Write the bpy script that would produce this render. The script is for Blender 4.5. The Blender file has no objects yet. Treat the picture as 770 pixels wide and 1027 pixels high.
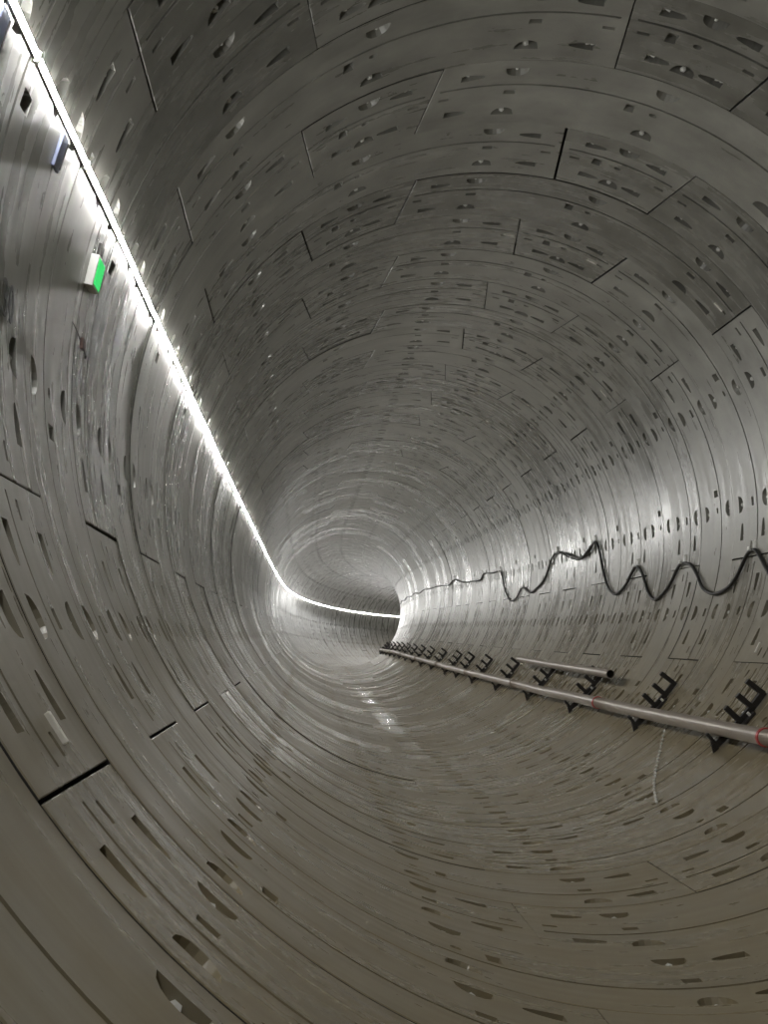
import bpy, bmesh, math, random
from mathutils import Matrix, Vector
from mathutils.geometry import delaunay_2d_cdt
random.seed(7)
PI = math.pi
R = 2.75                      # inner radius of the lining, metres
W = 0.43274 * R               # ring width
S0 = 2.99171 * R               # distance of ring 0 ahead of the camera's cross-section
scene = bpy.context.scene
COL = scene.collection

# ------------------------------------------------------------------ camera
cam_d = bpy.data.cameras.new('camera')
cam = bpy.data.objects.new('camera', cam_d)
COL.objects.link(cam)
scene.camera = cam
cam_d.sensor_fit = 'AUTO'
cam_d.sensor_width = 36.0
cam_d.lens = 36.0 * 1429.05 / 1027.0
cam_d.clip_start = 0.02
cam_d.clip_end = 400
yaw, pitch, roll = -0.05653, 0.09225, -0.04635
F = Vector((-math.sin(yaw) * math.cos(pitch), math.cos(yaw) * math.cos(pitch), math.sin(pitch)))
Rt = Vector((math.cos(yaw), math.sin(yaw), 0))
U = Rt.cross(F)
c_, s_ = math.cos(roll), math.sin(roll)
X_ = c_ * Rt + s_ * U
Y_ = -s_ * Rt + c_ * U
M = Matrix((X_, Y_, -F)).transposed().to_4x4()
M.translation = Vector((-0.59738 * R, 0, -0.43301 * R))
cam.matrix_world = M

# ------------------------------------------------------------------ world and exposure
wd = bpy.data.worlds.new('world')
scene.world = wd
wd.use_nodes = True
wd.node_tree.nodes['Background'].inputs[0].default_value = (0, 0, 0, 1)
wd.node_tree.nodes['Background'].inputs[1].default_value = 0.0
vs = scene.view_settings
vs.view_transform = 'Standard'
vs.look = 'None'
vs.gamma = 1
vs.use_curve_mapping = False
vs.exposure = 0.1
STRIP_POWER = 150.0

# ------------------------------------------------------------------ tunnel axis
KN = [0, 6, 10, 13, 16, 19, 22, 26, 31, 38]
KH = [-0.00195, 0.00085, -0.0006, -0.00068, 0.00151, 0.0015, 0.00575, 0.01917, 0.03229, 0.04589]
KNV = [0, 8, 14, 20, 27, 35]
KV = [0.00068, 0.00156, 0.00049, -0.00275, -0.0039, 0.0]


def lerp_tab(x, xs, ys):
    if x <= xs[0]:
        return ys[0]
    for i in range(len(xs) - 1):
        if x <= xs[i + 1]:
            t = (x - xs[i]) / (xs[i + 1] - xs[i])
            return ys[i] + (ys[i + 1] - ys[i]) * t
    return ys[-1]


AX = {}
DS = 0.05


def _build_axis():
    for sgn in (1, -1):
        x = y = z = h = v = 0.0
        n = int((46 if sgn > 0 else 8) / DS)
        AX[0] = (0, 0, 0, 0, 0)
        for i in range(1, n + 1):
            s = sgn * (i - 0.5) * DS
            h += sgn * lerp_tab(s, KN, KH) * DS * (1 if s > 0 else 0)
            v += sgn * lerp_tab(s, KNV, KV) * DS * (1 if s > 0 else 0)
            x += sgn * math.sin(h) * math.cos(v) * DS
            y += sgn * math.cos(h) * math.cos(v) * DS
            z += sgn * math.sin(v) * DS
            AX[sgn * i] = (x, y, z, h, v)


_build_axis()


def axis_at(s):               # s in metres -> point, heading, slope
    q = s / R / DS
    i = math.floor(q)
    t = q - i
    a, b = AX[i], AX[i + 1]
    p = [a[j] + (b[j] - a[j]) * t for j in range(5)]
    return Vector(p[:3]) * R, p[3], p[4]


def frame(s):                 # local x right, y forward, z up at distance s along the axis
    p, h, v = axis_at(s)
    m = Matrix.Rotation(-h, 4, 'Z') @ Matrix.Rotation(v, 4, 'X')
    m.translation = p
    return m


def ks(k):
    return S0 + W * k


def P(k, th, r=1.0):          # ring coordinate, angle in degrees (0 right, 90 crown), radius fraction
    m = frame(ks(k))
    a = math.radians(th)
    return m @ Vector((R * r * math.cos(a), 0, R * r * math.sin(a)))


def wall_frame(k, th, r=1.0):  # x along tunnel, y along circumference (increasing angle), z towards the tunnel axis
    m = frame(ks(k)).to_3x3()
    a = math.radians(th)
    rad = m @ Vector((math.cos(a), 0, math.sin(a)))
    tan = m @ Vector((-math.sin(a), 0, math.cos(a)))
    ax = m @ Vector((0, 1, 0))
    z = -rad
    x = ax
    y = z.cross(x)
    mm = Matrix((x, y, z)).transposed().to_4x4()
    mm.translation = P(k, th, r)
    return mm


# ------------------------------------------------------------------ materials
def mat(name, col, rough=0.6, metal=0.0, emit=None, power=0.0, spec=0.5):
    m = bpy.data.materials.new(name)
    m.use_nodes = True
    b = m.node_tree.nodes['Principled BSDF']
    b.inputs['Base Color'].default_value = (*col, 1)
    b.inputs['Roughness'].default_value = rough
    b.inputs['Metallic'].default_value = metal
    b.inputs['Specular IOR Level'].default_value = spec
    if emit:
        b.inputs['Emission Color'].default_value = (*emit, 1)
        b.inputs['Emission Strength'].default_value = power
    return m


def noisy(name, col, col2, rough, scale=30, metal=0.0, bump=0.1):
    m = mat(name, col, rough, metal)
    nt = m.node_tree
    b = nt.nodes['Principled BSDF']
    tc = nt.nodes.new('ShaderNodeTexCoord')
    n = nt.nodes.new('ShaderNodeTexNoise')
    n.inputs['Scale'].default_value = scale
    n.inputs['Detail'].default_value = 6
    mx = nt.nodes.new('ShaderNodeMix')
    mx.data_type = 'RGBA'
    mx.inputs[6].default_value = (*col, 1)
    mx.inputs[7].default_value = (*col2, 1)
    bp = nt.nodes.new('ShaderNodeBump')
    bp.inputs['Strength'].default_value = bump
    bp.inputs['Distance'].default_value = 0.005
    nt.links.new(tc.outputs['Object'], n.inputs['Vector'])
    nt.links.new(n.outputs[0], mx.inputs[0])
    nt.links.new(mx.outputs[2], b.inputs['Base Color'])
    nt.links.new(n.outputs[0], bp.inputs['Height'])
    nt.links.new(bp.outputs[0], b.inputs['Normal'])
    return m


def concrete():
    m = bpy.data.materials.new('precast_concrete')
    m.use_nodes = True
    nt = m.node_tree
    N, L = nt.nodes, nt.links
    b = N['Principled BSDF']
    uv = N.new('ShaderNodeUVMap')
    uv.uv_map = 'UVMap'
    oi = N.new('ShaderNodeObjectInfo')
    geo = N.new('ShaderNodeNewGeometry')

    def math_(op, a, b_=None, clamp=False):
        n = N.new('ShaderNodeMath')
        n.operation = op
        n.use_clamp = clamp
        for i, v in enumerate((a, b_)):
            if v is None:
                continue
            if isinstance(v, (int, float)):
                n.inputs[i].default_value = v
            else:
                L.new(v, n.inputs[i])
        return n.outputs[0]

    rnd = math_('MULTIPLY', oi.outputs['Random'], 37.0)
    off = N.new('ShaderNodeCombineXYZ')
    L.new(rnd, off.inputs[0])
    L.new(rnd, off.inputs[1])
    add = N.new('ShaderNodeVectorMath')
    add.operation = 'ADD'
    L.new(uv.outputs[0], add.inputs[0])
    L.new(off.outputs[0], add.inputs[1])

    def noise(sx, sy, scale, detail, rough=0.55, src=None):
        mp = N.new('ShaderNodeMapping')
        mp.inputs['Scale'].default_value = (sx, sy, 1)
        L.new(src or add.outputs[0], mp.inputs['Vector'])
        n = N.new('ShaderNodeTexNoise')
        n.inputs['Scale'].default_value = scale
        n.inputs['Detail'].default_value = detail
        n.inputs['Roughness'].default_value = rough
        L.new(mp.outputs[0], n.inputs['Vector'])
        return n.outputs[0]

    blotch = noise(1, 1, 2.2, 5, 0.6)
    streak = noise(0.06, 1.6, 5, 2, 0.5)        # trowel marks running round the ring
    grain = noise(1, 1, 120, 3, 0.7)
    fine = noise(0.2, 2.5, 14, 5, 0.7)

    # colour: grey concrete, blotches and streaks, each segment a slightly different batch
    ramp = N.new('ShaderNodeValToRGB')
    ramp.color_ramp.elements[0].position = 0.34
    ramp.color_ramp.elements[0].color = (0.142, 0.141, 0.126, 1)
    ramp.color_ramp.elements[1].position = 0.66
    ramp.color_ramp.elements[1].color = (0.272, 0.270, 0.244, 1)
    v = math_('ADD', math_('MULTIPLY', blotch, 0.84), math_('MULTIPLY', streak, 0.14))
    v = math_('ADD', v, math_('MULTIPLY', fine, 0.02))
    L.new(v, ramp.inputs[0])
    tone = math_('ADD', math_('MULTIPLY', oi.outputs['Random'], 0.46), 0.77)
    mul = N.new('ShaderNodeVectorMath')
    mul.operation = 'SCALE'
    L.new(ramp.outputs[0], mul.inputs[0])
    L.new(tone, mul.inputs['Scale'])

    # brown mud film settled on the lower part of the bore
    sep = N.new('ShaderNodeSeparateXYZ')
    L.new(geo.outputs['Position'], sep.inputs[0])
    hgt = N.new('ShaderNodeMapRange')
    hgt.inputs['From Min'].default_value = -0.1
    hgt.inputs['From Max'].default_value = -1.9
    L.new(sep.outputs['Z'], hgt.inputs['Value'])
    mud = math_('MULTIPLY', hgt.outputs[0], math_('ADD', math_('MULTIPLY', blotch, 0.9), 0.35), True)
    mudmix = N.new('ShaderNodeMix')
    mudmix.data_type = 'RGBA'
    L.new(math_('MULTIPLY', mud, 1.15, True), mudmix.inputs[0])
    L.new(mul.outputs[0], mudmix.inputs[6])
    mudmix.inputs[7].default_value = (0.215, 0.178, 0.108, 1)

    # water standing along the lowest line of the invert: smoother there, same colour
    nz = N.new('ShaderNodeTexNoise')
    nz.inputs['Scale'].default_value = 0.9
    nz.inputs['Detail'].default_value = 5
    L.new(geo.outputs['Position'], nz.inputs['Vector'])
    dx = math_('ABSOLUTE', math_('ADD', math_('ADD', sep.outputs['X'], 0.22), math_('MULTIPLY', math_('SUBTRACT', nz.outputs[0], 0.5), 0.3)))
    band = N.new('ShaderNodeMapRange')
    band.inputs['From Min'].default_value = 0.24
    band.inputs['From Max'].default_value = 0.08
    L.new(dx, band.inputs['Value'])
    zlow = N.new('ShaderNodeMapRange')
    zlow.inputs['From Min'].default_value = -2.3
    zlow.inputs['From Max'].default_value = -2.6
    L.new(sep.outputs['Z'], zlow.inputs['Value'])
    ypatch = math_('MULTIPLY', math_('SUBTRACT', nz.outputs[0], 0.40), 6.0, True)
    yfar = N.new('ShaderNodeMapRange')
    yfar.inputs['From Min'].default_value = 17.0
    yfar.inputs['From Max'].default_value = 26.0
    L.new(sep.outputs['Y'], yfar.inputs['Value'])
    wet = math_('MULTIPLY', math_('MULTIPLY', math_('MULTIPLY', band.outputs[0], zlow.outputs[0]), ypatch), yfar.outputs[0])
    L.new(mudmix.outputs[2], b.inputs['Base Color'])

    # gloss: damp form-finished skin
    rg = math_('ADD', math_('MULTIPLY', blotch, 0.30), math_('MULTIPLY', streak, 0.34))
    rg = math_('ADD', rg, math_('SUBTRACT', math_('MULTIPLY', oi.outputs['Random'], 0.12), 0.08))
    rg = math_('MULTIPLY', rg, math_('SUBTRACT', 1.0, math_('MULTIPLY', wet, 0.75)))
    L.new(rg, b.inputs['Roughness'])
    b.inputs['Specular IOR Level'].default_value = 0.5
    hsum = math_('ADD', math_('MULTIPLY', fine, 0.15), math_('MULTIPLY', grain, 0.2))
    hsum = math_('ADD', hsum, math_('MULTIPLY', streak, 1.6))
    bp = N.new('ShaderNodeBump')
    bp.inputs['Strength'].default_value = 0.25
    bp.inputs['Distance'].default_value = 0.005
    L.new(hsum, bp.inputs['Height'])
    L.new(bp.outputs[0], b.inputs['Normal'])
    return m


M_CON = concrete()
M_SEAL = mat('black_rubber_gasket', (0.018, 0.017, 0.016), 0.8)
M_GALV = noisy('galvanised_steel', (0.72, 0.72, 0.69), (0.85, 0.85, 0.82), 0.35, 60, 0.15, 0.05)
M_PIPE = noisy('dusty_steel_pipe', (0.27, 0.23, 0.19), (0.36, 0.31, 0.26), 0.38, 14, 0.35, 0.05)
M_BLACK = noisy('black_painted_steel', (0.012, 0.011, 0.010), (0.022, 0.019, 0.017), 0.55, 25)
M_CABLE = noisy('black_cable_sheath', (0.010, 0.010, 0.010), (0.018, 0.018, 0.017), 0.5, 20)
M_RED = mat('red_paint', (0.42, 0.035, 0.035), 0.45)
M_WHITE = noisy('white_plastic', (0.75, 0.75, 0.72), (0.85, 0.85, 0.82), 0.4, 40)
M_PALE = noisy('pale_foam', (0.62, 0.60, 0.54), (0.75, 0.73, 0.67), 0.7, 40)
M_BLUE = noisy('blue_grey_plastic', (0.20, 0.23, 0.36), (0.27, 0.30, 0.44), 0.35, 20)
M_BROWN = noisy('rusty_brown_metal', (0.035, 0.014, 0.009), (0.06, 0.028, 0.018), 0.6, 60)
M_STRIP = mat('led_tube_glow', (0.9, 0.9, 0.9), 0.4, 0, (1.0, 0.99, 0.96), STRIP_POWER)
M_GREEN = mat('green_sign_face', (0.02, 0.45, 0.10), 0.3, 0, (0.05, 0.8, 0.18), 0.8)
M_PAINT = mat('dark_stencil_paint', (0.03, 0.03, 0.03), 0.7)


# ------------------------------------------------------------------ object helpers
def link(name, me, parent=None, m=None, mats=None):
    if mats:
        for x in mats:
            me.materials.append(x)
    o = bpy.data.objects.new(name, me)
    COL.objects.link(o)
    if m is not None:
        o.matrix_world = m
    if parent is not None:
        o.parent = parent
        o.matrix_parent_inverse = Matrix.Identity(4)
    return o


def tag(o, label, cat, group=None, kind=None):
    o['label'] = label
    o['category'] = cat
    if group:
        o['group'] = group
    if kind:
        o['kind'] = kind
    return o


def empty(name, m):
    o = bpy.data.objects.new(name, None)
    o.empty_display_size = 0.1
    COL.objects.link(o)
    o.matrix_world = m
    return o


def me_from(name, vs_, fs, mats, smooth=False):
    me = bpy.data.meshes.new(name)
    me.from_pydata([tuple(v) for v in vs_], [], fs)
    for m in mats:
        me.materials.append(m)
    if smooth:
        me.polygons.foreach_set('use_smooth', [True] * len(me.polygons))
    me.validate()
    me.update()
    return me


def bm_me(name, bm, mats, smooth=False):
    me = bpy.data.meshes.new(name)
    bmesh.ops.recalc_face_normals(bm, faces=bm.faces[:])
    bm.to_mesh(me)
    bm.free()
    for m in mats:
        me.materials.append(m)
    if smooth:
        me.polygons.foreach_set('use_smooth', [True] * len(me.polygons))
    return me


def bm_box(bm, m, sx, sy, sz, bevel=0.0):
    r = bmesh.ops.create_cube(bm, size=1.0, matrix=m @ Matrix.Diagonal((sx, sy, sz, 1)))
    if bevel:
        es = list({e for v in r['verts'] for e in v.link_edges})
        bmesh.ops.bevel(bm, geom=es, offset=bevel, segments=2, affect='EDGES', profile=0.5)


def bm_cyl(bm, a, b, r1, r2=None, seg=16, caps=True):
    d = b - a
    q = d.to_track_quat('Z', 'Y').to_matrix().to_4x4()
    q.translation = (a + b) / 2
    bmesh.ops.create_cone(bm, cap_ends=caps, segments=seg, radius1=r1, radius2=r1 if r2 is None else r2, depth=d.length, matrix=q)


def tube(name, pts, rad, mats, seg=10, caps=True):
    n = len(pts)
    vs_, fs = [], []
    up = Vector((0, 0, 1))
    for i, p in enumerate(pts):
        d = (pts[min(i + 1, n - 1)] - pts[max(i - 1, 0)]).normalized()
        x = d.cross(up)
        if x.length < 1e-3:
            x = d.cross(Vector((1, 0, 0)))
        x.normalize()
        y = x.cross(d)
        for j in range(seg):
            a = 2 * PI * j / seg
            vs_.append(p + (x * math.cos(a) + y * math.sin(a)) * rad)
    for i in range(n - 1):
        for j in range(seg):
            k = (j + 1) % seg
            fs.append((i * seg + j, i * seg + k, (i + 1) * seg + k, (i + 1) * seg + j))
    if caps:
        fs.append(tuple(range(seg)))
        fs.append(tuple((n - 1) * seg + j for j in reversed(range(seg))))
    return me_from(name, vs_, fs, mats, True)


def catmull(P_, sub):
    out = []
    n = len(P_)
    for i in range(n - 1):
        p0, p1, p2, p3 = P_[max(i - 1, 0)], P_[i], P_[i + 1], P_[min(i + 2, n - 1)]
        for j in range(sub):
            t = j / sub
            out.append(tuple(0.5 * (2 * b + (-a + c) * t + (2 * a - 5 * b + 4 * c - d) * t * t + (-a + 3 * b - 3 * c + d) * t ** 3) for a, b, c, d in zip(p0, p1, p2, p3)))
    out.append(tuple(P_[-1]))
    return out


# ------------------------------------------------------------------ lining segments
HN, HF = 11.25, 8.84          # half width of the wedge-shaped key at its near and far edge, degrees
EDGE = 78.75
THICK = 0.17
DEG = PI / 180


def hk(u):
    return HN + (HF - HN) * u


SEG = {                        # kind: (centre, low edge, high edge) as offsets from the key, degrees
    'key': (0.0, lambda u: -hk(u), lambda u: hk(u)),
    'left': (45.0, lambda u: hk(u), lambda u: EDGE),
    'right': (-45.0, lambda u: -EDGE, lambda u: -hk(u)),
    'base': (112.5, lambda u: EDGE, lambda u: EDGE + 67.5),
}


def segment_mesh(kind, step, detail=True, packed=None):
    cen, flo, fhi = SEG[kind]
    RA = R * DEG
    lo = lambda u: flo(u) - cen
    hi = lambda u: fhi(u) - cen
    gl, gr, ch = 0.0055 / RA, 0.0035 / W, 0.008      # gaps (deg, u) and chamfer (m)
    chl, chr_ = 0.003 / RA, ch / W
    ea, eb = gl + chl, gl + chl
    ca, cb = chl, chl
    if packed == 'lo':         # joint filled flush with mud and mortar on that side
        ea, ca = 0.0015 / RA, 0.001 / RA
    if packed == 'hi':
        eb, cb = 0.0015 / RA, 0.001 / RA
    u0, u1 = gr + chr_, 1 - gr - chr_
    V, Fc, Mi, Sm, UVv = [], [], [], [], []

    def vert(phi, u, d):       # phi degrees from centre, u across the ring, d depth behind the inner face
        a = phi * DEG
        V.append(((R + d) * math.cos(a), (u - 0.5) * W, (R + d) * math.sin(a)))
        UVv.append((a * R, u * W))
        return len(V) - 1

    def face(ix, mi=0, sm=False):
        Fc.append(tuple(ix))
        Mi.append(mi)
        Sm.append(sm)

    # ---- recesses -------------------------------------------------------
    holes, bolts = [], []
    rec = []                   # (rim, floor loop with depth, floor mode)
    DP = 0.13

    def moon(pc, uf, d):       # flat bearing face at uf, scoop opening towards mid ring (d = +1 / -1)
        n = 8 if detail else 4
        hl, hu = 1.75, 0.115
        rim = []
        for i in range(n + 1):
            a = PI * i / n
            rim.append((pc - hl * math.cos(a), uf + d * hu * math.sin(a) ** 0.8))
        rec.append(('moon', rim, pc, uf, d))
        holes.append(rim)
        bolts.append((pc, uf + d * 0.004, 0.040, 'u', d))

    def wedge(ps, d, uc):      # square end at ps, tapering away in direction d
        L = 3.6
        wid = 0.050 / W
        prof = [(0, 1.0), (0.35, 0.98), (0.7, 0.72), (0.92, 0.42), (1.0, 0.18)] if detail else [(0, 1.0), (0.7, 0.7), (1, 0.2)]
        a = [(ps + d * L * t, uc - wid * w) for t, w in prof]
        b_ = [(ps + d * L * t, uc + wid * w) for t, w in prof]
        rec.append(('wedge', a, b_, [t for t, _ in prof]))
        holes.append(a + b_[::-1])
        bolts.append((ps + d * 0.12, uc, 0.040, 'p', d))

    def rect(pc, uc, hp, hu, dep):
        rim = [(pc - hp, uc - hu), (pc + hp, uc - hu), (pc + hp, uc + hu), (pc - hp, uc + hu)]
        rec.append(('flat', rim, dep))
        holes.append(rim)

    def disc(pc, uc, rad, dep):
        rim = [(pc + rad / RA * math.cos(2 * PI * i / 12), uc + rad / W * math.sin(2 * PI * i / 12)) for i in range(12)]
        rec.append(('flat', rim, dep))
        holes.append(rim)

    moons = {'key': (0,), 'left': (-22.5, 0, 22.5), 'right': (-22.5, 0, 22.5), 'base': (-22.5, 0, 22.5)}[kind]
    for pc in moons:
        moon(pc, 0.115, 1)
        moon(pc, 0.838, -1)
        if detail:
            if pc == 0:
                disc(pc + 0.2, 0.47, 0.030, 0.03)
            else:
                rect(pc, 0.475, 0.9, 0.028, 0.05)
    for uc in (0.215, 0.765):
        wedge(lo(uc) + 3.7, 1, uc)
        wedge(hi(uc) - 3.7, -1, uc)
    if detail:
        rect(3.9, 0.47, 0.75, 0.055, 0.045)
        rect(lo(0.5) + 2.4, 0.50, 0.85, 0.017, 0.02)
        rect(hi(0.5) - 2.4, 0.50, 0.85, 0.017, 0.02)
    # narrow groove round the segment
    ug, hg = 0.36, 0.0115
    ga, gb = lo(ug) + 1.15, hi(ug) - 1.15
    n = max(4, int((gb - ga) / step))
    gp = [ga + (gb - ga) * i / n for i in range(n + 1)]
    rec.append(('groove', [(p, ug - hg) for p in gp], [(p, ug + hg) for p in gp]))
    holes.append([(p, ug - hg) for p in gp] + [(p, ug + hg) for p in gp[::-1]])

    # ---- inner face -----------------------------------------------------
    n = max(3, round((hi(0.5) - lo(0.5)) / step))
    near = [(lo(u0) + ea + (hi(u0) - lo(u0) - ea - eb) * i / n, u0) for i in range(n + 1)]
    far = [(lo(u1) + ea + (hi(u1) - lo(u1) - ea - eb) * i / n, u1) for i in range(n + 1)]
    pts, edges = [], []

    def addp(p):
        pts.append(Vector((p[0] * RA, p[1] * W)))
        return len(pts) - 1

    ni = [addp(p) for p in near]
    fi = [addp(p) for p in far]
    loop = ni + fi[::-1]
    for i in range(len(loop)):
        edges.append((loop[i], loop[(i + 1) % len(loop)]))
    for i in range(1, n):
        edges.append((ni[i], fi[i]))
    for h in holes:
        ix = [addp(p) for p in h]
        for i in range(len(ix)):
            edges.append((ix[i], ix[(i + 1) % len(ix)]))
    r = delaunay_2d_cdt(pts, edges, [], 0, 1e-5)
    ov, of = r[0], r[2]

    def inside(p, poly):
        c = False
        x, y = p
        for i in range(len(poly)):
            x1, y1 = poly[i]
            x2, y2 = poly[i - 1]
            if (y1 > y) != (y2 > y) and x < (x2 - x1) * (y - y1) / (y2 - y1) + x1:
                c = not c
        return c

    hm = []
    for h in holes:
        q = [(p[0] * RA, p[1] * W) for p in h]
        hm.append((min(x for x, _ in q), max(x for x, _ in q), min(y for _, y in q), max(y for _, y in q), q))
    base = len(V)
    for p in ov:
        vert(p.x / RA, p.y / W, 0)
    for f in of:
        cx = sum(ov[i].x for i in f) / len(f)
        cy = sum(ov[i].y for i in f) / len(f)
        if any(a <= cx <= b and c <= cy <= d and inside((cx, cy), q) for a, b, c, d, q in hm):
            continue
        face([base + i for i in reversed(f)], 0, True)

    # ---- chamfer and edges ---------------------------------------------
    def ring(extra, dep):      # extra: how far outside the inner face boundary (0..1 of the chamfer)
        out = []
        for i, (p, u) in enumerate(near):
            dp = -ca * extra if i == 0 else (cb * extra if i == n else 0)
            out.append(vert(p + dp, u - chr_ * extra, dep))
        for i in range(n, -1, -1):
            p, u = far[i]
            dp = -ca * extra if i == 0 else (cb * extra if i == n else 0)
            out.append(vert(p + dp, u + chr_ * extra, dep))
        return out

    r0, r1 = ring(0, 0), ring(1, 0.0035)
    r2, r3 = ring(1, 0.0035), ring(1, THICK)
    for i in range(len(r0)):
        j = (i + 1) % len(r0)
        face((r0[i], r1[i], r1[j], r0[j]), 0)
        face((r2[i], r3[i], r3[j], r2[j]), 1)

    # ---- recess walls and floors ---------------------------------------
    for it in rec:
        if it[0] == 'moon':
            _, rim, pc, uf, d = it
            m_ = len(rim) - 1
            top = [vert(p, u, 0) for p, u in rim]
            flat = [vert(rim[0][0] + (rim[-1][0] - rim[0][0]) * i / m_, uf, 0) for i in range(m_ + 1)]
            bot = [vert(pc + (rim[0][0] - pc) * 0.72 * (1 - 2 * i / m_), uf, DP * (0.55 + 0.45 * math.sin(PI * i / m_))) for i in range(m_ + 1)]
            mid = [vert(pc + (rim[i][0] - pc) * 0.90, uf + (rim[i][1] - uf) * 0.72, DP * 0.45) for i in range(m_ + 1)]
            for i in range(m_):
                face((flat[i], flat[i + 1], bot[i + 1], bot[i]), 0)
                face((top[i], top[i + 1], mid[i + 1], mid[i]), 0)
                face((mid[i], mid[i + 1], bot[i + 1], bot[i]), 0)
            face((top[0], mid[0], bot[0]), 0)
            face((top[-1], mid[-1], bot[-1]), 0)
        elif it[0] == 'wedge':
            _, a, b_, ts = it
            ta = [vert(p, u, 0) for p, u in a]
            tb = [vert(p, u, 0) for p, u in b_]
            dep = [DP * (1 - t) ** 0.75 + 0.002 for t in ts]
            ba = [vert(p, u, q) for (p, u), q in zip(a, dep)]
            bb = [vert(p, u, q) for (p, u), q in zip(b_, dep)]
            for i in range(len(a) - 1):
                face((ta[i], ta[i + 1], ba[i + 1], ba[i]), 0)
                face((tb[i], tb[i + 1], bb[i + 1], bb[i]), 0)
                face((ba[i], ba[i + 1], bb[i + 1], bb[i]), 0)
            face((ta[0], tb[0], bb[0], ba[0]), 0)
            face((ta[-1], tb[-1], bb[-1], ba[-1]), 0)
        elif it[0] == 'flat':
            _, rim, dep = it
            t_ = [vert(p, u, 0) for p, u in rim]
            cp = sum(p for p, _ in rim) / len(rim)
            cu = sum(u for _, u in rim) / len(rim)
            b_ = [vert(cp + (p - cp) * 0.9, cu + (u - cu) * 0.9, dep) for p, u in rim]
            for i in range(len(rim)):
                j = (i + 1) % len(rim)
                face((t_[i], t_[j], b_[j], b_[i]), 0)
            face(b_, 0)
        elif it[0] == 'groove':
            _, a, b_ = it
            ta = [vert(p, u, 0) for p, u in a]
            tb = [vert(p, u, 0) for p, u in b_]
            ba = [vert(p, u, 0.07) for p, u in a]
            bb = [vert(p, u, 0.07) for p, u in b_]
            for i in range(len(a) - 1):
                face((ta[i], ta[i + 1], ba[i + 1], ba[i]), 0)
                face((tb[i], tb[i + 1], bb[i + 1], bb[i]), 0)
                face((ba[i], ba[i + 1], bb[i + 1], bb[i]), 0)
    # orient recess faces by their sides: normals should face the tunnel axis where they can
    me = bpy.data.meshes.new('lining_segment_' + kind)
    me.from_pydata(V, [], Fc)
    me.materials.append(M_CON)
    me.materials.append(M_SEAL)
    me.polygons.foreach_set('material_index', Mi)
    me.polygons.foreach_set('use_smooth', Sm)
    uvl = me.uv_layers.new(name='UVMap')
    for l in me.loops:
        uvl.data[l.index].uv = UVv[l.vertex_index]
    me.update()
    return me, bolts


MESH, BOLTS, FARMESH = {}, {}, {}
for kd in SEG:
    MESH[kd], BOLTS[kd] = segment_mesh(kd, 1.875)
    FARMESH[kd], _ = segment_mesh(kd, 5.6, False)
for side in ('lo', 'hi'):
    MESH['base_' + side], _ = segment_mesh('base', 1.875, True, side)
    FARMESH['base_' + side], _ = segment_mesh('base', 5.6, False, side)


def variant(k, kd, off):       # the pieces that meet at the bottom of the bore
    if kd != 'base':
        return kd
    if k % 2 == 0:
        return {180.0: 'base_hi', -112.5: 'base_lo'}.get(off, 'base')
    return {180.0: 'base_lo', 112.5: 'base_hi'}.get(off, 'base')


K_FIRST, K_NEAR0, K_NEAR1, K_LAST = -14, -7, 43, 92
ORDER = [('key', 0.0), ('left', 45.0), ('right', -45.0), ('base', 112.5), ('base', 180.0), ('base', -112.5)]


def seg_matrix(k, off, jit=True):
    key = 67.5 if k % 2 == 0 else 112.5
    rr = random.Random(k * 31 + int(off * 2))
    m = frame(ks(k + 0.5)) @ Matrix.Rotation(-(key + off) * DEG, 4, 'Y')
    if jit:                     # small steps between neighbouring pieces
        m = m @ Matrix.Translation((R + rr.uniform(-0.005, 0.005), 0, 0)) @ Matrix.Rotation(rr.uniform(-0.006, 0.006), 4, 'Z') @ Matrix.Translation((-R, 0, 0)) @ Matrix.Rotation(rr.uniform(-0.0012, 0.0012), 4, 'Y')
    return m


# backing shell: grout seen at the bottom of the joints
vs_, fs_ = [], []
NS = 48
kk = list(range(K_FIRST, K_LAST + 1))
for k in kk:
    for j in range(NS):
        vs_.append(P(k, 360 * j / NS, (R + THICK - 0.004) / R))
for i in range(len(kk) - 1):
    for j in range(NS):
        q = (j + 1) % NS
        fs_.append((i * NS + j, i * NS + q, (i + 1) * NS + q, (i + 1) * NS + j))
M_GROUT = noisy('dark_grout', (0.03, 0.028, 0.025), (0.05, 0.047, 0.042), 0.9, 3)
wall = link('wall_tunnel', me_from('wall_tunnel', vs_, fs_, [M_GROUT]))
tag(wall, 'round bored tunnel lined with rings of grey precast concrete segments', 'tunnel wall', kind='structure')

seg_obj = {}
for k in range(K_NEAR0, K_NEAR1):
    for kd, off in ORDER:
        o = link('lining_segment', MESH[variant(k, kd, off)], wall, seg_matrix(k, off))
        seg_obj[(k, off)] = o

# rings past the countable ones (far round the bend, and behind the camera): one mesh
vs_, fs_, mi_, sm_, uv_ = [], [], [], [], []
for k in list(range(K_FIRST, K_NEAR0)) + list(range(K_NEAR1, K_LAST)):
    for kd, off in ORDER:
        me = FARMESH[variant(k, kd, off)]
        m = seg_matrix(k, off)
        b0 = len(vs_)
        vs_ += [m @ v.co for v in me.vertices]
        ul = me.uv_layers[0].data
        for p in me.polygons:
            fs_.append(tuple(b0 + i for i in p.vertices))
            mi_.append(p.material_index)
            sm_.append(p.use_smooth)
            sx = k * 1.7 + off
            uv_ += [(ul[l].uv[0] + sx, ul[l].uv[1] + k * 2.3) for l in p.loop_indices]
me = bpy.data.meshes.new('lining_segment_run')
me.from_pydata(vs_, [], fs_)
me.materials.append(M_CON)
me.materials.append(M_SEAL)
me.polygons.foreach_set('material_index', mi_)
me.polygons.foreach_set('use_smooth', sm_)
ul = me.uv_layers.new(name='UVMap').data
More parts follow.
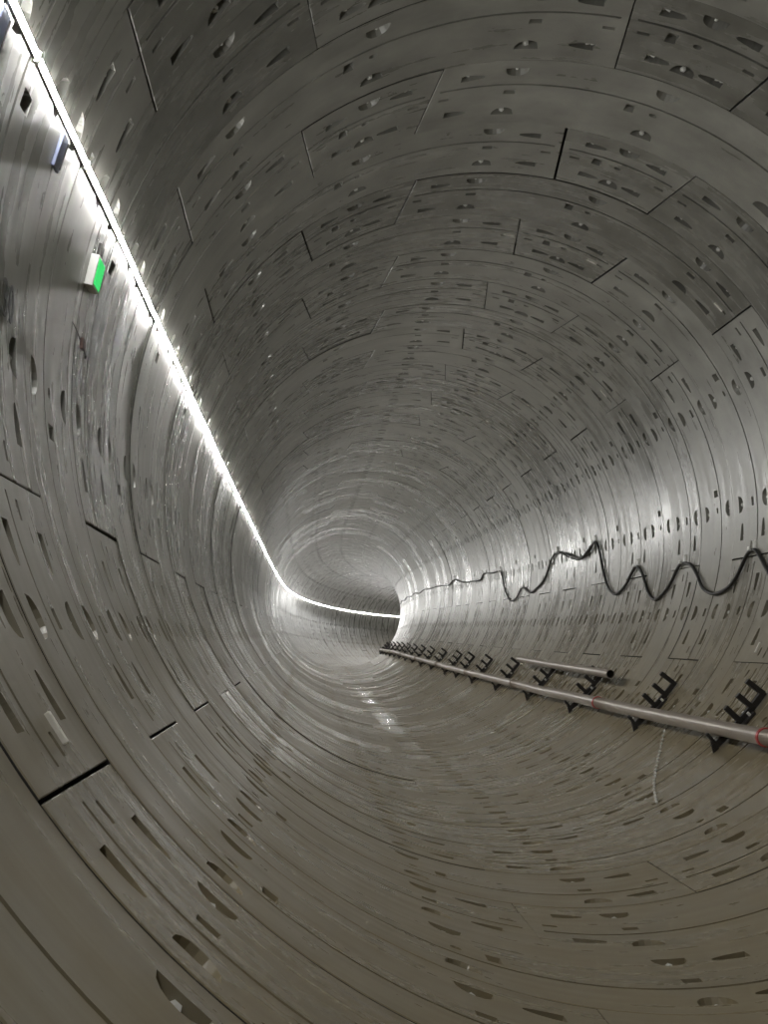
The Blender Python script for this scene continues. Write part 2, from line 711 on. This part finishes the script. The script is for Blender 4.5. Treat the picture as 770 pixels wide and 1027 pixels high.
for i, q in enumerate(uv_):
    ul[i].uv = q
far_run = link('lining_segment_run', me, wall)
far_run['kind'] = 'stuff'

# bolts in the pockets
bm = bmesh.new()
bmesh.ops.create_cone(bm, cap_ends=True, segments=6, radius1=0.021, radius2=0.021, depth=0.02, matrix=Matrix.Translation((0, 0, 0.010)))
bmesh.ops.create_cone(bm, cap_ends=True, segments=8, radius1=0.011, radius2=0.010, depth=0.05, matrix=Matrix.Translation((0, 0, 0.032)))
BOLT = bm_me('bolt', bm, [M_GALV])


def bolt_matrix(b):
    pc, u, d, ax, sg = b
    a = pc * DEG
    rad = Vector((math.cos(a), 0, math.sin(a)))
    tan = Vector((-math.sin(a), 0, math.cos(a))) * sg
    ay = Vector((0, 1, 0)) * sg
    z = ay if ax == 'u' else tan
    z = (z * 0.93 - rad * 0.36).normalized()
    m = z.to_track_quat('Z', 'Y').to_matrix().to_4x4()
    m.translation = rad * (R + d) + Vector((0, (u - 0.5) * W, 0))
    return m


rb = random.Random(3)
bv, bf = [], []
nb = 0
for k in range(-5, 30):
    for kd, off in ORDER:
        for b in BOLTS[kd]:
            if rb.random() < 0.35:
                continue
            m = bolt_matrix(b)
            if -3 <= k <= 4 and nb < 296:
                bo = link('bolt', BOLT, seg_obj[(k, off)])
                bo.matrix_local = m
                nb += 1
            else:
                mm = seg_matrix(k, off) @ m
                b0 = len(bv)
                bv += [mm @ v.co for v in BOLT.vertices]
                bf += [tuple(b0 + i for i in p.vertices) for p in BOLT.polygons]
bo = link('bolt_run', me_from('bolt_run', bv, bf, [M_GALV]), wall)
bo['kind'] = 'stuff'

# pale filler strips left in the slots next to some joints
bm = bmesh.new()
bm_box(bm, Matrix.Identity(4), 0.022, 0.032, 0.105, 0.003)
FILL = bm_me('filler_strip', bm, [M_PALE])


def seg_at(k, th):
    kf = math.floor(k)
    key = 67.5 if kf % 2 == 0 else 112.5
    rel = (th - key + 180) % 360 - 180
    u = k - kf
    for kd, off in ORDER:
        cen, a, b = SEG[kd]
        x = (rel - off + 180) % 360 - 180
        if a(u) - cen <= x <= b(u) - cen:
            return seg_obj[(kf, off)]


for k, th in ((3.50, 37.2), (4.46, 61.4), (7.50, 38.4), (-3.42, 210.4), (3.58, 329.3), (7.60, 329.6), (4.45, 79.3)):
    wf = wall_frame(k, th, 1.0)
    o = link('filler_strip', FILL)
    mw = Matrix((-wf.col[2].xyz, wf.col[0].xyz, wf.col[1].xyz)).transposed().to_4x4()
    if mw.determinant() < 0:
        mw = Matrix((wf.col[2].xyz, wf.col[0].xyz, wf.col[1].xyz)).transposed().to_4x4()
    mw.translation = wf.translation + wf.col[2].xyz * 0.004
    s = seg_at(k, th)
    o.parent = s
    o.matrix_local = s.matrix_world.inverted() @ mw
    o['label'] = 'pale filler strip'

# stencilled ring number on the left wall
fc = bpy.data.curves.new('ring_number', 'FONT')
fc.body = '30'
fc.size = 0.215
fc.align_x = 'CENTER'
fc.align_y = 'CENTER'
fc.extrude = 0.0015
fo = bpy.data.objects.new('tmp_text', fc)
COL.objects.link(fo)
dg = bpy.context.evaluated_depsgraph_get()
dg.update()
me = bpy.data.meshes.new_from_object(fo.evaluated_get(dg))
bpy.data.objects.remove(fo)
me.materials.clear()
me.materials.append(M_PAINT)
wf = wall_frame(-2.32, 176.3, (R - 0.009) / R)
# text x -> along the tunnel, text y -> up the wall, z -> tunnel axis
upv = -wf.col[1].xyz if wf.col[1].z < 0 else wf.col[1].xyz
mw = Matrix((wf.col[0].xyz, upv, wf.col[0].xyz.cross(upv))).transposed().to_4x4()
mw.translation = wf.translation
s = seg_at(-2.32, 176.5)
o = link('ring_number', me, s)
o.matrix_local = s.matrix_world.inverted() @ mw
o['label'] = 'dark stencilled ring number'

# ------------------------------------------------------------------ LED strip
TH_L = 158.28
root = empty('light_strip', wall_frame(-6, TH_L, 1.0))
pts = []
rr = random.Random(5)
k = K_FIRST + 0.2
while k < K_LAST - 1:
    pts.append(P(k, TH_L + 0.06 * math.sin(k * 2.1) + rr.uniform(-0.05, 0.05), 0.9945))
    k += 0.25
inv = root.matrix_world.inverted()


def child(name, me, root):
    o = link(name, me)
    o.parent = root
    o.matrix_parent_inverse = root.matrix_world.inverted()
    return o


AIM = -28.0                   # the diffuser looks in and down, away from the wall it is fixed to


def sweep(name, prof, mats, closed):   # profile in a local (aim, side) frame swept along the strip
    vs2, fs2 = [], []
    m_ = len(prof)
    for i, p in enumerate(pts):
        d = (pts[min(i + 1, len(pts) - 1)] - pts[max(i - 1, 0)]).normalized()
        side0 = d.cross(Vector((0, 0, 1))).normalized()      # to the right
        up0 = side0.cross(d)
        a = AIM * DEG
        nrm = side0 * math.cos(a) + up0 * math.sin(a)
        sd = -side0 * math.sin(a) + up0 * math.cos(a)
        for u_, v_ in prof:
            vs2.append(p + nrm * u_ + sd * v_)
    for i in range(len(pts) - 1):
        for j_ in range(m_ if closed else m_ - 1):
            q = (j_ + 1) % m_
            fs2.append((i * m_ + j_, i * m_ + q, (i + 1) * m_ + q, (i + 1) * m_ + j_))
    return me_from(name, vs2, fs2, mats)


arc = [(0.014 * math.cos(t * DEG) - 0.004, 0.0135 * math.sin(t * DEG)) for t in (-68, -35, 0, 35, 68)]
child('led_tube', sweep('led_tube', arc, [M_STRIP], True), root)
child('channel', sweep('channel', [(-0.012, -0.0125), (0.000, -0.0135), (0.000, 0.0135), (-0.012, 0.0125)], [M_WHITE], True), root)
bm = bmesh.new()
bm_box(bm, Matrix.Identity(4), 0.03, 0.045, 0.026, 0.004)
CLIP = bm_me('wall_clip', bm, [M_WHITE])
for k in range(-6, 24):
    o = link('wall_clip', CLIP)
    o.parent = root
    o.matrix_parent_inverse = inv
    o.matrix_world = wall_frame(k + 0.4, TH_L, 0.9955)
    o.matrix_basis = wall_frame(k + 0.4, TH_L, 0.9955)
tag(root, 'continuous white LED light strip running along the upper left wall', 'light')

# driver boxes under the strip
bm = bmesh.new()
bm_box(bm, Matrix.Identity(4), 0.11, 0.15, 0.016, 0.004)
BOXB = bm_me('driver_body', bm, [M_BLUE])
bm = bmesh.new()
bm_box(bm, Matrix.Identity(4), 0.014, 0.12, 0.012, 0.003)
BOXC = bm_me('lid_seam', bm, [M_BLACK])
for k in (-3.0, -2.0):
    m = wall_frame(k, TH_L + 2.4, (R - 0.012) / R)
    r_ = empty('driver_box', m)
    for nm, me, mm in (('driver_body', BOXB, m), ('lid_seam', BOXC, m @ Matrix.Translation((0.046, 0, 0.006)))):
        o = link(nm, me)
        o.parent = r_
        o.matrix_parent_inverse = m.inverted()
        o.matrix_basis = mm
    tag(r_, 'blue-grey driver box under the LED strip, the one closer to the exit sign' if k > -2.5 else 'blue-grey driver box under the LED strip, two rings from the exit sign', 'box', 'driver boxes under the LED strip')

# ------------------------------------------------------------------ exit sign
m = wall_frame(-0.93, 164.6, (R - 0.022) / R)
root = empty('exit_sign', m)
bm = bmesh.new()
bm_box(bm, m, 0.20, 0.16, 0.044, 0.004)
child('housing', bm_me('housing', bm, [M_WHITE]), root)
bm = bmesh.new()
bm_box(bm, m @ Matrix.Translation((0, 0, 0.023)), 0.17, 0.13, 0.006, 0.001)
o = child('sign_face', bm_me('sign_face', bm, [M_GREEN]), root)
o['label'] = 'glowing green sign face'
for i in (-1, 1):
    bm = bmesh.new()
    bm_box(bm, m @ Matrix.Translation((0.05 * i, 0.11 if m.col[1].z > 0 else -0.11, 0)), 0.012, 0.08, 0.012)
    child('hanger', bm_me('hanger', bm, [M_BLACK]), root)
tag(root, 'white exit sign box with a glowing green face on the left wall', 'exit sign')

# small hanging tag
wf = wall_frame(-1.08, 172.4, 0.986)
root = empty('hanging_tag', wf)
child('wire', tube('wire', [P(-1.2, 171.4, 0.992), P(-1.13, 172.0, 0.987), P(-1.08, 172.5, 0.985)], 0.003, [M_BLACK], 6), root)
bm = bmesh.new()
bm_box(bm, wall_frame(-1.02, 172.7, 0.984), 0.075, 0.055, 0.018, 0.004)
child('tag_plate', bm_me('tag_plate', bm, [M_BROWN]), root)
bm = bmesh.new()
bm_cyl(bm, P(-0.98, 172.9, 0.985), P(-0.90, 173.3, 0.986), 0.004, seg=8)
bm_box(bm, wall_frame(-0.89, 173.4, 0.986), 0.03, 0.018, 0.01, 0.002)
child('hook', bm_me('hook', bm, [M_BLACK]), root)
tag(root, 'small rusty brown tag hanging by a wire below the exit sign', 'tag')

# ------------------------------------------------------------------ power cable on the right wall
CAB = [(1.0, -9.5), (1.25, -13.5), (1.65, -17.6), (2.1, -15.0), (2.35, -10.6), (2.5, -10.0), (2.68, -11.8), (2.95, -16.2), (3.3, -18.4), (3.7, -17.2),
       (3.96, -14.6), (4.25, -10.9), (4.39, -10.3), (4.53, -11.3), (4.74, -16.0), (4.98, -18.0), (5.29, -18.5), (5.66, -16.9), (5.94, -13.6), (6.21, -10.9),
       (6.54, -10.1), (6.7, -11.4), (6.95, -15.8), (7.36, -18.3), (7.78, -15.6), (8.17, -10.4), (8.46, -8.4), (8.67, -10.2), (8.91, -13.5), (9.34, -15.4),
       (9.84, -12.6), (10.25, -6.7), (10.5, 0.1), (10.73, 2.0), (11.19, -0.8), (11.83, -1.4), (12.64, 1.0), (13.43, 2.5), (13.91, 0.3), (14.5, -5.9),
       (15.25, -9.1), (15.77, -10.1), (16.68, -7.5), (17.14, -11.0), (17.67, -12.6), (18.23, -10.8), (18.88, -5.3), (19.3, 1.7), (20.49, 2.3), (21.71, 3.2),
       (22.36, 0.6), (23.86, 1.0), (25.41, 1.7), (27.26, 4.6), (28.6, 2.4), (30.06, 3.2), (32.32, 3.8), (34.4, 3.7)]
k = 36.0
while k < 70:
    CAB.append((k, 4.6 if int(k) % 4 == 0 else 3.0))
    k += 2.0
cp = [P(a, b, 0.9905) for a, b in catmull(CAB, 6)]
o = link('power_cable', tube('power_cable', cp, 0.019, [M_CABLE], 10))
tag(o, 'thick black power cable hung in sagging loops along the right wall', 'cable')
CAB2 = [(10.62, 1.6), (10.95, 0.4), (11.6, -2.2), (12.3, -0.6), (12.9, 1.6), (13.35, 2.1)]
o = link('spare_cable', tube('spare_cable', [P(a, b, 0.979) for a, b in catmull(CAB2, 8)], 0.012, [M_CABLE], 8))
tag(o, 'short thin second black cable strung alongside the thick cable', 'cable')

HOOKS = [(2.5, -10.0), (4.38, -10.3), (6.5, -10.1), (8.46, -8.4), (10.7, 2.0), (13.40, 2.5), (16.68, -7.6), (19.32, 1.7), (22.0, 3.2), (27.26, 4.6), (32.3, 3.8)]


def mk_hook(k, th):
    m = wall_frame(k, th, 1.0)
    up = 1 if m.col[1].z > 0 else -1
    r_ = empty('cable_hook', m)
    T = lambda x, y, z: m @ Matrix.Translation((x, y * up, z))
    for sx in (-0.022, 0.022):
        bm = bmesh.new()
        bm_box(bm, T(sx, 0.045, 0.006), 0.019, 0.115, 0.016, 0.002)
        pl = child('back_plate', bm_me('back_plate', bm, [M_WHITE]), r_)
        bm = bmesh.new()
        bm_cyl(bm, (T(sx, 0.085, 0.010)).translation, (T(sx, 0.085, 0.024)).translation, 0.008, seg=6)
        child('screw', bm_me('screw', bm, [M_GALV]), r_)
    bm = bmesh.new()
    bm_box(bm, T(0, -0.002, 0.035), 0.05, 0.010, 0.075, 0.002)
    child('hook_arm', bm_me('hook_arm', bm, [M_GALV]), r_)
    bm = bmesh.new()
    bm_box(bm, T(0, 0.014, 0.070), 0.05, 0.034, 0.008, 0.002)
    child('hook_lip', bm_me('hook_lip', bm, [M_GALV]), r_)
    lab = {4.38: 'pale steel cable hook above the wide sag nearest the bead string',
           10.7: 'pale steel cable hook where the thin second cable begins, high loop',
           13.40: 'pale steel cable hook where the thin second cable ends'}.get(k, 'small pale steel hook holding only the thick black cable')
    tag(r_, lab, 'hook', 'cable hooks on the right wall')


for h in HOOKS:
    mk_hook(*h)

# ------------------------------------------------------------------ water pipe on brackets
TH_P, R_P, PR = -50.6, 0.945, 0.062
PSEC = [-9.0, -3.5, 1.7, 6.65] + [12.2 + 5.5 * i for i in range(11)]
root = empty('water_pipe', wall_frame(2, TH_P, R_P))
rw = random.Random(11)
koff = {}


def pipe_pt(k):               # slight misalignment where sections meet
    w = 0.12 * math.sin(k * 0.55) + 0.06 * math.sin(k * 1.7) if k > 9 else 0.06 * math.sin(k)
    return P(k, TH_P + w, R_P)


for a, b in zip(PSEC[:-1], PSEC[1:]):
    b = min(b, 66)
    if a >= b:
        break
    n = 8
    o = child('pipe_section', tube('pipe_section', [pipe_pt(a + (b - a) * i / n) for i in range(n + 1)], PR, [M_PIPE], 20), root)
    c0 = pipe_pt(a)
    d = (pipe_pt(a + 0.05) - pipe_pt(a - 0.05)).normalized()
    bm = bmesh.new()
    bm_cyl(bm, c0 - d * 0.022, c0 + d * 0.022, PR + 0.009, seg=24)
    mm = M_RED if a < 9 else M_PIPE
    o = child('coupling', bm_me('coupling', bm, [mm]), root)
    if a < 9:
        o['label'] = 'red coupling band'
tag(root, 'long grey-brown steel pipe running on brackets low along the right wall', 'pipe')


def bracket_parts():
    parts = []
    # wall frame: x along tunnel, y circumference upwards, z to the axis; origin at the pipe's angle on the wall
    a2 = lambda deg: deg * DEG * R
    T = Matrix.Translation

    def spot(deg, z):          # follow the curve of the wall
        return (Matrix.Rotation(0, 4, 'X') @ T((0, math.sin(deg * DEG) * (R - z), R - math.cos(deg * DEG) * (R - z))) @ Matrix.Rotation(deg * DEG, 4, 'X'))
    vs2, fs2 = [], []
    n = 8
    lo_, hi_ = -2.6, 10.6
    for i in range(n + 1):     # flat bar bent to the wall
        mt = spot(lo_ + (hi_ - lo_) * i / n, 0.0)
        vs2 += [mt @ Vector(q) for q in ((-0.022, 0, 0.012), (0.022, 0, 0.012), (0.022, 0, 0.062), (-0.022, 0, 0.062))]
    for i in range(n):
        for j in range(4):
            q = (j + 1) % 4
            fs2.append((i * 4 + j, i * 4 + q, i * 4 + 4 + q, i * 4 + 4 + j))
    fs2 += [(3, 2, 1, 0), tuple(n * 4 + j for j in range(4))]
    parts.append(('spine', me_from('spine', vs2, fs2, [M_BLACK])))
    for d, ln in ((10.3, 0.175), (7.2, 0.165), (4.0, 0.175)):
        bm = bmesh.new()
        bm_box(bm, spot(d, 0.04 + ln / 2 - 0.01), 0.055, 0.042, ln, 0.003)
        parts.append(('arm', bm_me('arm', bm, [M_BLACK])))
    bm = bmesh.new()           # lower arm under the pipe
    bm_box(bm, spot(-1.85, 0.085), 0.05, 0.026, 0.14, 0.003)
    parts.append(('arm', bm_me('lower_arm', bm, [M_BLACK])))
    bm = bmesh.new()
    m1 = spot(-1.9, 0.0)
    q = [m1 @ Vector((x, y, z)) for x in (-0.010, 0.010) for y, z in ((0, 0.0), (0, 0.12), (-0.06, 0.0))]
    v = [bm.verts.new(p) for p in q]
    for f in ((0, 2, 1), (3, 4, 5), (0, 1, 4, 3), (1, 2, 5, 4), (2, 0, 3, 5)):
        bm.faces.new([v[i] for i in f])
    parts.append(('gusset', bm_me('gusset', bm, [M_BLACK])))
    bm = bmesh.new()
    bm_box(bm, spot(5.0, 0.012), 0.17, 0.15, 0.024, 0.003)
    parts.append(('base_plate', bm_me('base_plate', bm, [M_BLACK])))
    for x in (-0.062, 0.062):
        c = spot(5.0, 0.0)
        bm = bmesh.new()
        bm_cyl(bm, (c @ T((x, 0.035, 0.02))).translation, (c @ T((x, 0.035, 0.055))).translation, 0.013, seg=8)
        parts.append(('anchor_bolt', bm_me('anchor_bolt', bm, [M_GALV])))
    return parts


BP = bracket_parts()
BK = [-4.6, -2.1, 0.4, 2.78, 5.14, 8.10, 11.0, 14.0, 17.0, 19.5, 21.6, 24.6, 27.4] + [30.0 + 2.6 * i for i in range(13)]


def pipe_frame(k):
    m = wall_frame(k, TH_P, 1.0)
    if m.col[1].z < 0:          # y must run up the wall
        m = m @ Matrix.Rotation(PI, 4, 'Z')
    return m


for k in BK:
    m = pipe_frame(k)
    r_ = empty('pipe_bracket', m)
    for nm, me in BP:
        o = link(nm, me)
        o.parent = r_
    lab = {2.78: 'black three-armed wall bracket between the bead string and the nearer red coupling',
           5.14: 'black three-armed wall bracket between the bead string and the loose pipe\'s open end',
           8.10: 'black wall bracket carrying the open end of the short loose pipe',
           11.0: 'black wall bracket under the middle of the short loose pipe',
           14.0: 'black wall bracket just past the far end of the short loose pipe'}.get(k)
    if lab:
        tag(r_, lab, 'bracket', 'pipe brackets along the right wall')
    else:
        tag(r_, 'black wall bracket on the long pipe, away from loose pipe and bead string', 'bracket', 'pipe brackets along the right wall')

# loose short pipe resting on the upper arms
TH2, R2, PR2 = -41.3, 0.922, 0.053
root = empty('loose_pipe', wall_frame(6.9, TH2, R2))
pp = [P(6.9 + (13.1 - 6.9) * i / 6, TH2 - 0.9 + 1.6 * i / 6, R2) for i in range(7)]
child('pipe_wall', tube('pipe_wall', pp, PR2, [M_PIPE], 20, False), root)
child('pipe_bore', tube('pipe_bore', pp, PR2 - 0.007, [M_PIPE], 20, False), root)
d = (pp[1] - pp[0]).normalized()
vs_, fs_ = [], []
x = d.cross(Vector((0, 0, 1))).normalized()
y = x.cross(d)
for e, pt in enumerate((pp[0], pp[-1])):
    for rad in (PR2 - 0.007, PR2):
        for j in range(20):
            a = 2 * PI * j / 20
            vs_.append(pt + (x * math.cos(a) + y * math.sin(a)) * rad)
    b0 = e * 40
    for j in range(20):
        q = (j + 1) % 20
        fs_.append((b0 + j, b0 + q, b0 + 20 + q, b0 + 20 + j))
child('end_rim', me_from('end_rim', vs_, fs_, [M_PIPE]), root)
tag(root, 'short open-ended steel pipe resting on the bracket arms above the long pipe', 'pipe')

# bead chain hanging from the pipe
CH = [(4.40, -49.0), (4.36, -50.6), (4.18, -53.0), (3.64, -58.6), (3.22, -62.4), (2.84, -65.3), (2.38, -68.0)]
cc = [P(a, b, 0.993) for a, b in catmull(CH, 40)]
cc[0:0] = []
bm = bmesh.new()
acc, last = 0, cc[0]
nbead = 0
for p in cc:
    if (p - last).length >= 0.11 or nbead == 0:
        bmesh.ops.create_icosphere(bm, subdivisions=1, radius=0.014, matrix=Matrix.Translation(p))
        last = p
        nbead += 1
root = empty('bead_chain', Matrix.Translation(P(2.53, -67.6, 0.993)))
child('bead_string', bm_me('bead_string', bm, [M_WHITE]), root)['kind'] = 'stuff'
child('cord', tube('cord', cc[::4], 0.002, [M_WHITE], 6), root)
tag(root, 'string of small white beads trailing from the long pipe to the tunnel floor', 'chain')
